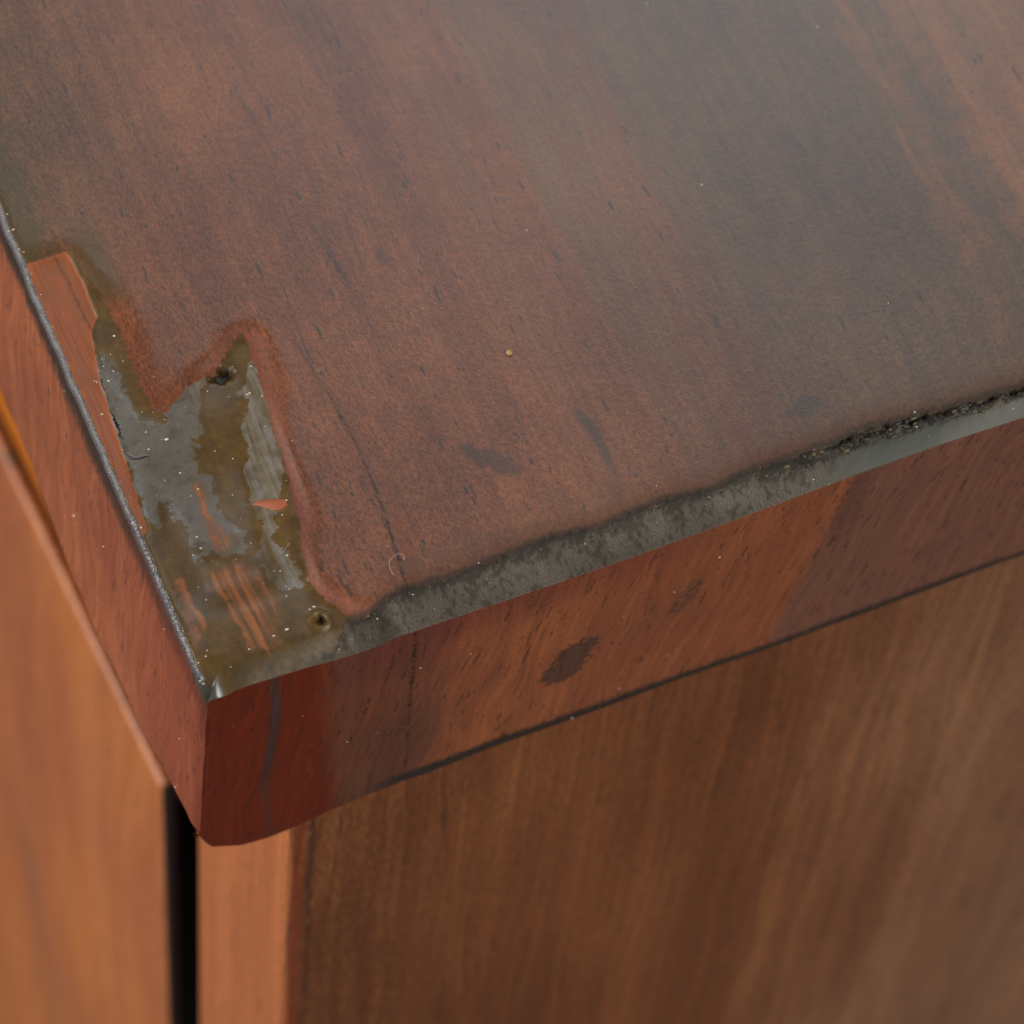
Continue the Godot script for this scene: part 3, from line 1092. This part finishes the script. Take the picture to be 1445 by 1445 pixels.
func build_loose() -> void:
	# a crumb
	var o := MeshInstance3D.new()
	o.name = "crumb"
	var s := SphereMesh.new()
	s.radius = 0.018 * CM
	s.height = 0.026 * CM
	s.radial_segments = 6
	s.rings = 3
	s.material = plain(Color(0.66, 0.56, 0.36), 0.7)
	o.mesh = s
	o.position = Vector3(2.22, surface_y(2.22, -1.27) + 0.01, -1.27) * CM
	o.rotation = Vector3(0.3, 0.5, 0.2)
	o.set_meta("label", "tiny square tan crumb lying on the middle of the red wood")
	o.set_meta("category", "crumb")
	add_child(o)
	# lint
	lint("lint_fibre", [[1.135, -.27], [1.13, -.32], [1.15, -.35], [1.2, -.365], [1.225, -.345], [1.215, -.33]], "pale curled lint fibre at the glue line near the worn edge")
	# dust
	var ball := SphereMesh.new()
	ball.radius = 1.0
	ball.height = 2.0
	ball.radial_segments = 6
	ball.rings = 3
	ball.material = plain(Color(0.86, 0.85, 0.8), 0.5)
	var spots: Array[Transform3D] = []
	for k in 240:
		var p: Vector3
		var what := rng.randf()
		if what < 0.5:
			var x := rng.randf() * 1.0
			var z := -rng.randf() * 2.2
			if pick(hollow_soft, x, z) < 0.5 and rng.randf() < 0.85:
				continue
			p = Vector3(x, surface_y(x, z), z)
		elif what < 0.56:
			var x := rng.randf() * 4.8
			var z := -rng.randf() * 4.0
			p = Vector3(x, surface_y(x, z), z)
		elif what < 0.68:
			var x := rng.randf_range(0.7, 4.8)
			var z := -rng.randf() * 0.2
			p = Vector3(x, surface_y(x, z), z)
		elif what < 0.75:
			p = Vector3(pow(rng.randf(), 1.2) * 3.0 + 0.1, -rng.randf_range(0.2, 2.1), 0.004)
		elif what < 0.9:
			var z := -rng.randf() * 3.0
			var x := rng.randf_range(0.012, 0.05)
			p = Vector3(x, surface_y(x + 0.05, z) - 0.055 * (1.0 - sqrt(maxf(1.0 - pow(1.0 - x / 0.055, 2.0), 0.0))), z)
		elif what < 0.94:
			p = Vector3(-0.002, -rng.randf_range(0.1, 1.9), -rng.randf() * 2.2 - 0.1)
		else:
			continue
		var r := 0.0015 + 0.0032 * pow(rng.randf(), 1.6)
		if rng.randf() < 0.07:
			r *= 1.6
		spots.append(Transform3D(Basis.from_euler(Vector3(0, rng.randf() * 6.0, 0)).scaled(Vector3(r * rng.randf_range(1.0, 1.9), r * 0.7, r) * CM), p * CM))
	var mm := MultiMesh.new()
	mm.transform_format = MultiMesh.TRANSFORM_3D
	mm.mesh = ball
	mm.instance_count = spots.size()
	for k in spots.size():
		mm.set_instance_transform(k, spots[k])
	var dust := MultiMeshInstance3D.new()
	dust.name = "dust"
	dust.multimesh = mm
	dust.set_meta("kind", "stuff")
	dust.set_meta("label", "pale dust specks scattered over the worn corner and its faces")
	dust.set_meta("category", "dust")
	add_child(dust)


func lint(called: String, points: Array, label: String) -> void:
	var curve := Curve3D.new()
	for k in points.size():
		var q: Array = points[k]
		curve.add_point(Vector3(q[0], surface_y(q[0], q[1]) + 0.008 + 0.02 * sin(PI * k / (points.size() - 1.0)), q[1]))
	var st := SurfaceTool.new()
	st.begin(Mesh.PRIMITIVE_TRIANGLES)
	var n := 24
	var rings := []
	for k in n + 1:
		var p := curve.sample_baked(curve.get_baked_length() * k / n, true)
		var ahead := curve.sample_baked(minf(curve.get_baked_length() * (k + 0.5) / n, curve.get_baked_length()), true)
		var back := curve.sample_baked(maxf(curve.get_baked_length() * (k - 0.5) / n, 0), true)
		var t := (ahead - back).normalized()
		var a := t.cross(Vector3.UP).normalized()
		var b := a.cross(t)
		var ring := []
		for i in 5:
			ring.append((p + (a * cos(TAU * i / 5) + b * sin(TAU * i / 5)) * 0.0016) * CM)
		rings.append(ring)
	for k in n:
		for i in 5:
			var q := [rings[k][i], rings[k][(i + 1) % 5], rings[k + 1][(i + 1) % 5], rings[k + 1][i]]
			for v in [0, 1, 2, 0, 2, 3]:
				st.add_vertex(q[v])
	st.generate_normals()
	var m := st.commit()
	m.surface_set_material(0, plain(Color(0.66, 0.56, 0.5), 0.6))
	var o := MeshInstance3D.new()
	o.name = called
	o.mesh = m
	o.set_meta("label", label)
	o.set_meta("category", "lint")
	add_child(o, true)
